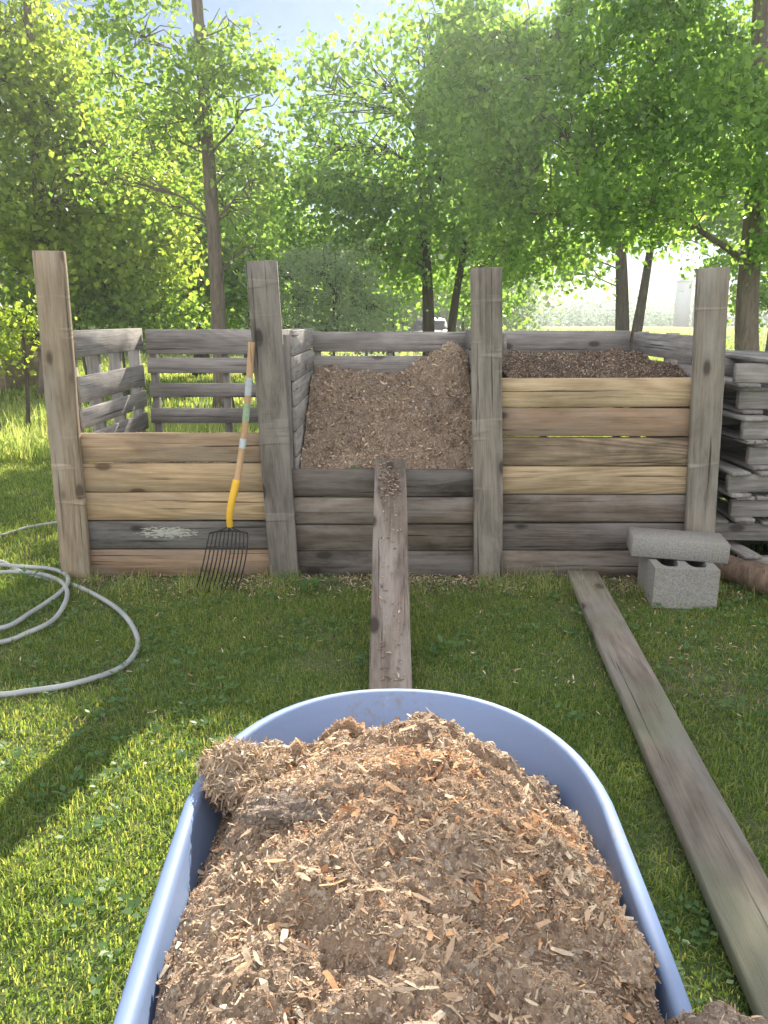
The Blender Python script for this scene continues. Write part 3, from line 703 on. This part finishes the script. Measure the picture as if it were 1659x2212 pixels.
V,Q=tube([(-.726+.09*f,3.467-.008*abs(f),bar_z(f)) for f in np.linspace(-1,1,15)],.0045,6);A.add(V,Q,0,True)
V,Q=tube([(-.730+.096*f,3.426,.225) for f in np.linspace(-1,1,13)],.0024,6);A.add(V,Q,0,True)
V,Q=tube([(-.724,3.488,.315),(-.725,3.478,.30),(-.726,3.467,.29)],.008,8);A.add(V,Q,0,True)
for s in(-1,1):
    V,Q=tube(catmull([(-.724,3.488,.312),(-.725+s*.02,3.476,.300),(-.726+s*.05,3.467,.291)],4),.004,6);A.add(V,Q,0,True)
A.obj('tine_head',[TIN],fork)

# ------------------------------------------------------------------ hose
hp=[(-1.50,4.95),(-1.75,4.75),(-2.03,4.64),(-2.18,4.55),(-2.28,4.33),(-2.42,4.08),(-2.25,3.92),(-2.017,3.85),(-1.787,3.66),(-1.523,3.52),(-1.287,3.30),(-1.109,3.08),(-.987,2.86),(-.952,2.71),(-.976,2.57),(-1.094,2.44),(-1.215,2.39),(-1.303,2.377),(-1.55,2.38),(-1.8,2.5),(-1.85,2.68),(-1.7,2.78),(-1.516,2.815),(-1.436,2.885),(-1.385,3.03),(-1.44,3.30),(-1.57,3.51),(-1.78,3.645),(-1.98,3.62),(-2.12,3.45),(-2.05,3.15),(-1.82,2.97),(-1.572,2.93),(-1.52,3.11),(-1.49,3.36),(-1.537,3.545),(-1.67,3.68),(-1.85,3.74),(-2.1,3.78),(-2.4,3.7)]
P3=[]
for i,(x_,y_) in enumerate(hp): P3.append((x_,y_,.017+.006*math.sin(i*1.3)+(.014 if i>22 else 0)))
pts=catmull(P3,10)
A=Acc();V,Q=tube(pts,.0105,12);A.add(V,Q,0,True)
hose=A.obj('garden_hose',[simple('hose_vinyl',(.40,.42,.43),.5,.2,6)]); tag(hose,'pale grey garden hose coiled loosely on the lawn','hose')

# ------------------------------------------------------------------ trees
def in_lit(P,r):
    t=(P[:,2]-.3)/SUN[2]; qx=P[:,0]-SUN[0]*t; qy=P[:,1]-SUN[1]*t; rr=r.random(len(P))
    n_=fbm(qx*2.2,qy*2.2,2,91)
    a=(qx<-.15)&(qx>-4)&(qy>-.5)&(qy<2.7)
    a2=(qx<.35)&(qx>-.45)&(qy>1.5)&(qy<2.6)
    b=(qx>=-.3)&(qx<.45)&(qy>.3)&(qy<1.5)
    c=(qx>.5)&(qx<1.0)&(qy>.5)&(qy<1.4)
    d=(qx<-1.0)&(qx>-6)&(qy>3.5)&(qy<8)
    return (a&(rr<.97))|(a2&(rr<.92))|(b&(rr<.97))|(c&(rr<.3))|(d&(rr<.62))|((P[:,1]<12)&(n_>.66)&(rr<.5))
def tree(kind,label,trunks,blobs,leafmat_,barkm,leaf,per,sig,seed,category='tree',group=None):
    rr=np.random.default_rng(seed); base=trunks[0][0][0]
    e=empty(kind,(base[0],base[1],0)); tag(e,label,category,group)
    A=Acc(); skel=[]
    for pts,r0,r1 in trunks:
        c=catmull(pts,5); rad=[r0+(r1-r0)*(i/(len(c)-1))**.8 for i in range(len(c))]
        if r0>.07 and pts[0][2]<.1: rad[0]*=1.5; rad[1]*=1.15
        V,Q=tube(c,rad,10);A.add(V,Q,0,True); skel+= [(p,rd) for p,rd in zip(c,rad)]
    SK=np.array([s[0] for s in skel]); SR=np.array([s[1] for s in skel])
    L=Acc()
    for (cx,cy,cz,rx,ry,rz,nc) in blobs:
        C=np.array([cx,cy,cz])
        d=np.linalg.norm(SK-C,axis=1)+np.where(SK[:,2]>cz-.2,1.5,0); i=int(np.argmin(d)); s=SK[i]
        D=np.linalg.norm(C-s)
        k1=s+(C-s)*.35+np.array([rr.normal(0,.08),rr.normal(0,.08),.10*D]); k2=s+(C-s)*.7+np.array([rr.normal(0,.1),rr.normal(0,.1),.08*D])
        lp=catmull([s,k1,k2,C],4); r0=min(SR[i]*.35,.010+.007*D); V,Q=tube(lp,[max(.004,r0*(1-.85*k/12)) for k in range(len(lp))],6,False);A.add(V,Q,0,True)
        q=rr.normal(0,1,(nc,3)); q/=np.linalg.norm(q,axis=1)[:,None]; q*=(rr.random(nc)**.45)[:,None]
        cc=C+q*np.array([rx,ry,rz])
        for c_ in cc:
            n=int(per*rr.uniform(.5,1.4)); P=c_+rr.normal(0,1,(n,3))*np.array([sig,sig,sig*.75])*rr.uniform(.6,1.3)
            P=P[~in_lit(P,rr)]
            P=P[P[:,2]>.1]
            if len(P)<per*.2: continue
            st=lp[rr.integers(4,len(lp))]; md=(st+c_)/2+rr.normal(0,.06,3)
            V,Q=tube([st,md,c_],[.006*leaf/.06,.004*leaf/.06,.002*leaf/.06],4,False);A.add(V,Q,0,True)
            V,Q=leaf_quads(P,leaf*rr.uniform(.6,1.2,len(P)),rr); L.add(V,Q,0)
    A.obj('trunk',[barkm],e)
    if L.n: L.obj('crown',[leafmat_],e)
    return e
def U(x,y,D):
    b=(y-1106)/1661; t=D/(.970-.243*b); return ((x-829.5)/1661*t, 1.25+t*(-.243-.970*b))
def B(lst,D,rs,nc,dy=.8):
    out=[]
    for q in lst:
        X,Z=U(q[0],q[1],D); s=q[2] if len(q)>2 else 1
        out.append((X,D+random.uniform(-dy,dy),Z,rs*s,rs*s*1.1,rs*s*.8,int(nc*s*s)))
    return out
tree('tree','tall poplar with airy leaves and slim grey trunk',[([(-2.08,10,0),(-2.09,10,2),(-2.13,10,4),(-2.2,10,6.5),(-2.3,10,9)],.11,.04)],
  B([(350,110,.9),(510,70,.8),(420,170),(520,190),(310,260),(410,270),(540,320,.9),(250,380),(580,420,.7),(480,430,.9),(440,50,.7),(330,440,.7),(540,520,.6),(430,340,.8),(590,240,.5),(260,170,.6)],10,.6,25)+[(-2.3,10,5.4,1.1,1.1,.8,12),(-2.3,10,6.8,1,1,.9,12),(-2.3,10,8.2,.8,.8,.9,10)],
  L_POP,BARK,.085,46,.18,21)
tree('tree','broad yellow-green tree at the yard edge',[([(-5.6,13,0),(-5.5,13,2),(-5.4,13,4.5),(-5.3,13,6.5)],.15,.05)],
  B([(20,180),(130,200),(80,300),(210,300),(20,420),(150,440),(270,430),(60,560),(200,570),(300,560),(-60,250),(-60,480),(330,340,.8),(60,80,.7),(-20,40)],13,.93,30),
  L_YEL,BARK,.12,54,.25,22)
tree('tree','leafy green tree standing behind the poplar',[([(-4.2,18,0),(-4.1,18,3),(-4,18,6)],.16,.05),([(-3.1,18,0),(-3.0,18,3)],.12,.05)],
  B([(380,290,.8),(470,340,.9),(340,400),(430,430),(530,460,.8),(300,520),(390,560),(490,560),(570,550,.7),(330,620),(440,640),(550,620,.8)],18,1.2,29),
  L_MAP,BARKD,.17,48,.33,23)
tree('tree','dense rounded maple with low spreading crown',[([(.85,14.5,0),(.8,14.5,1.6),(.7,14.5,3),(.6,14.5,5)],.14,.05),([(1.15,14.6,0),(1.3,14.5,1.6),(1.6,14.5,3.4)],.11,.04)],
  B([(720,220,.95),(830,180),(930,130),(1010,60,.9),(680,320,.95),(790,300),(900,260),(1000,200),(650,420,.8),(740,420),(840,410),(950,380),(1040,340),(700,530),(800,530),(900,530),(1000,500),(1080,440),(1090,560,.8),(650,520,.6),(1180,500,.8)],14,.9,29),
  L_MAP,BARKD,.12,54,.25,24)
tree('tree','large spreading shade tree with stout grey trunk',[([(4.55,9.5,0),(4.35,9.5,1.2),(4.28,9.5,2.6),(4.15,9.5,4.2),(4.0,9.5,6)],.165,.07),
   ([(4.25,9.5,1.9),(3.9,9.4,2.1),(3.3,9.3,2.35),(2.6,9.2,2.3),(2.1,9.1,2.25)],.045,.012),([(4.2,9.5,2.9),(3.6,9.6,3.3),(2.7,9.8,3.6),(1.9,9.8,3.7)],.05,.015)],
  B([(1010,40,.9),(1110,40),(1220,40),(1330,40),(1440,40),(1560,40),(1660,60),(1050,150,.9),(1150,150),(1260,150),(1370,150),(1480,150),(1600,170),(1060,270),(1160,270),(1270,270),(1380,260),(1500,270),(1630,280,.8),(1100,370),(1200,380),(1310,370),(1430,360),(1540,390,.8),(1650,400,.9),(1150,470,.9),(1250,470,.9),(1350,460,.8),(1450,450,.8),(1060,440,.7),(1180,550,.7),(1080,540,.6),(1650,520,.7)],9.5,.55,25,.9)
  +[(1.2,9.5,5.1,.8,1,.5,14),(2.2,9.5,5.2,.9,1,.6,26),(3.2,9.3,5.2,.9,1,.6,26),(4.3,9.4,5.3,.9,1,.6,22),(2.2,8.6,5.6,.9,1,.5,24),(3.1,8.6,6.0,.9,1,.5,24),(3.8,9.4,6.6,1,1,.6,18)],
  L_MAP,BARK,.085,52,.175,25)
tree('tree','twin stemmed field tree in the open',[([(6.1,20,0),(5.95,20,2),(5.7,20,4.2),(5.6,20,6)],.22,.07),([(6.3,20,0),(6.5,20,2),(6.7,20,4.5)],.18,.06)],
  B([(1330,400),(1420,380),(1250,430,.8),(1500,400),(1560,480,.8),(1380,300),(1270,590,.5),(1220,560,.6),(1330,490,.6),(1440,490,.6)],20,1.1,26),
  L_MAP,BARKD,.18,46,.32,26)
tree('tree','slim tree at the field edge',[([(9.4,19,0),(9.3,19,3),(9.2,19,6)],.14,.05)],B([(1640,330),(1610,440),(1570,560,.5),(1650,560,.8),(1640,640,.7)],19,1.1,26),L_MAP,BARKD,.17,44,.3,27)
def shrub(label,D,lst,rs,nc,m,leaf,per,sig,seed):
    bl=B(lst,D,rs,nc,.4); tr=[([(b[0]+random.uniform(-.1,.1),b[1],0),(b[0],b[1],b[2]*.5),(b[0],b[1],b[2])],.03,.012) for b in bl[:3]]
    return tree('shrub',label,tr,bl,m,BARKD,leaf,per,sig,seed,'shrub','shrubs behind the bin')
shrub('silvery green olive shrub behind the bin',11.5,[(640,640),(720,620),(790,650),(600,590,.8),(690,570,.8),(760,590,.7),(630,700),(730,700),(800,710,.7)],.5,26,L_OLV,.06,58,.17,31)
shrub('leafy green shrub at the yard edge',13,[(180,660),(260,650),(340,660),(220,610,.8),(400,680,.6),(300,700),(80,670),(0,660)],.55,16,L_POP,.10,46,.2,32)
shrub('bright leafy shrub beside tall grass',8,[(20,690),(60,720,.7),(-20,740),(10,760,.8)],.33,20,L_YEL,.07,44,.13,33)
shrub('dark green hedge shrub under the trees',18,[(850,640,.8),(920,605,.6),(1000,630,.8),(1070,650,.8),(540,645,.8)],.7,22,L_MAP,.14,46,.25,34)
def woods(name,label,x0,x1,y0,y1,hf,n,leaf,seed,m=L_FAR):
    rr=np.random.default_rng(seed); x=rr.uniform(x0,x1,n); y=rr.uniform(y0,y1,n); h=hf(x,rr); z=h*rr.random(n)**.8
    L=Acc(); cN=26
    C=np.repeat(np.stack([x,y,z],1),cN,0)+rr.normal(0,1,(n*cN,3))*np.array([1,1,.7])*leaf*3.2; C=C[C[:,2]>.1]
    V,Q=leaf_quads(C,leaf*rr.uniform(.6,1.3,len(C)),rr); L.add(V,Q,0)
    o=L.obj(name,[m]); tag(o,label,'woods',kind='stuff')
woods('woodland','dense green woodland beyond the yard',-26,-4,30,42,lambda x,rr:(5.0+2.5*vn(x*.25,x*0+2.5))*np.clip((-x-2)/4,.25,1),1900,.26,51)
woods('woodland','green woodland beyond the maples',-8,9,44,54,lambda x,rr:4.8+4.5*vn(x*.3,x*0+4.5),1050,.32,54)
woods('treeline','haze-tinted distant treeline past the fields',-80,130,150,175,lambda x,rr:(1.6+7.0*vn(x*.06,x*0+1.5)**2)*np.where((x>50)&(x<74),.3,1),1500,.7,52,leafmat('leaf_haze',[(.16,.23,.19),(.21,.28,.23),(.27,.33,.27)],(1.8,1.9,1.7),.4))  # bluish distance haze is mixed into these leaf colours

# ------------------------------------------------------------------ buildings
SIDW=simple('siding_white',(.72,.72,.70),.7); ROOF=simple('roof_shingle',(.16,.13,.12),.9,.3,20); GLS=simple('window_glass_dark',(.05,.06,.08),.15); BRN=simple('shed_brown',(.34,.25,.19),.85,.25,12); RDR=simple('red_roof',(.36,.16,.12),.8); 
def house(name,loc,w_,d_,h_,rh,wallm,roofm,label,cat):
    e=empty(name,loc); tag(e,label,cat); X,Y,_=loc
    box_obj('wall',[(X,Y,h_/2,w_,d_,h_)],[wallm],e,.02)
    bm=bmesh.new(); o_=.3
    pts=[(-w_/2-o_,-d_/2-o_,h_),(w_/2+o_,-d_/2-o_,h_),(w_/2+o_,d_/2+o_,h_),(-w_/2-o_,d_/2+o_,h_),(-w_/2-o_,0,h_+rh),(w_/2+o_,0,h_+rh)]
    vs=[bm.verts.new((p[0]+X,p[1]+Y,p[2]+.01)) for p in pts]
    for f in((0,1,5,4),(2,3,4,5),(0,4,3),(1,2,5),(3,2,1,0)): bm.faces.new([vs[i] for i in f])
    me=bpy.data.meshes.new('roof'); bm.to_mesh(me); bm.free(); me.materials.append(roofm); link(bpy.data.objects.new('roof',me),e)
    for fx in(-.3,.12,.36): box_obj('window',[(X+fx*w_,Y-d_/2-.02,h_*.55,w_*.09,.06,h_*.32)],[GLS],e,.01)
    box_obj('door',[(X-.1*w_,Y-d_/2-.02,1.0,.95,.06,2.0)],[roofm],e,.01)
house('house',(-13.6,50,0),9,6,2.6,1.6,SIDW,RDR,'white farmhouse with a low red roof','house')
house('shed',(-8.1,15.5,0),2.6,3,1.45,.5,BRN,ROOF,'small brown shed beneath the trees','shed')
SIL=simple('silo_concrete',(.40,.44,.50),.8)
for i,(sx_,sh) in enumerate(((55.5,8.0),(59.0,9.3))):
    e=empty('silo',(sx_,148,0)); tag(e,'tall grey farm silo with a domed cap','silo','farm silos')
    A=Acc();V,Q=tube([(sx_,148,0),(sx_,148,sh*.5),(sx_,148,sh)],1.4,20);A.add(V,Q,0,True);A.obj('wall',[SIL],e)
    A=Acc();V,Q=tube([(sx_,148,sh+1.2*math.sin(t)) for t in np.linspace(0,1.5,7)],[1.45*math.cos(t) for t in np.linspace(0,1.5,7)],20);A.add(V,Q,0,True);A.obj('dome',[simple('silo_dome',(.6,.62,.65),.4)],e)
CARP=simple('car_paint_dark',(.03,.033,.04),.45,.1); CG=simple('car_glass',(.03,.04,.05),.35); LAMP=simple('headlight_glass',(.7,.72,.75),.15)
cx_,cy_=2.0,34
car=empty('parked_car',(cx_,cy_,0)); tag(car,'dark parked sedan seen end on beyond the bin','car')
def loft(name,secs,mat,par):
    A=Acc();n=len(secs[0]);V=np.concatenate([np.array(s) for s in secs]);Q=[]
    for i in range(len(secs)-1):
        for k in range(n): Q.append((i*n+k,i*n+(k+1)%n,(i+1)*n+(k+1)%n,(i+1)*n+k))
    A.add(V,Q,0,True)
    for i in(0,len(secs)-1):
        A.add(np.array(secs[i]),[(0,k,k+1,k+2) for k in range(1,n-2,2)],0)
    return A.obj(name,[mat],par)
def sec(y,hw,z0,z1,n=16):
    return [(cx_+hw*math.copysign(abs(math.cos(t))**.5,math.cos(t)),cy_+y,(z0+z1)/2+(z1-z0)/2*math.copysign(abs(math.sin(t))**.5,math.sin(t))) for t in [2*math.pi*k/n for k in range(n)]]
loft('body',[sec(-2.2,.7,.3,.62),sec(-2.0,.84,.22,.74),sec(-1.0,.88,.2,.86),sec(.8,.88,.2,.88),sec(2.0,.84,.22,.82),sec(2.2,.7,.3,.7)],CARP,car)
loft('cabin',[sec(-.95,.76,.8,.86),sec(-.35,.66,.8,1.32),sec(.6,.66,.8,1.34),sec(1.35,.76,.8,.9)],CARP,car)
box_obj('windscreen',[(cx_,cy_-.66,1.06,1.15,.06,.30)],[CG],car,.02)
for sx in(-1,1):
    box_obj('headlight',[(cx_+sx*.6,cy_-2.14,.6,.28,.1,.12)],[LAMP],car,.02)
    for yy in(-1.35,1.35):
        A=Acc();V,Q=tube([(cx_+sx*.72,cy_+yy,.31),(cx_+sx*.9,cy_+yy,.31)],.31,20);A.add(V,Q,0,False);A.obj('wheel',[RUB],car)
print('done')
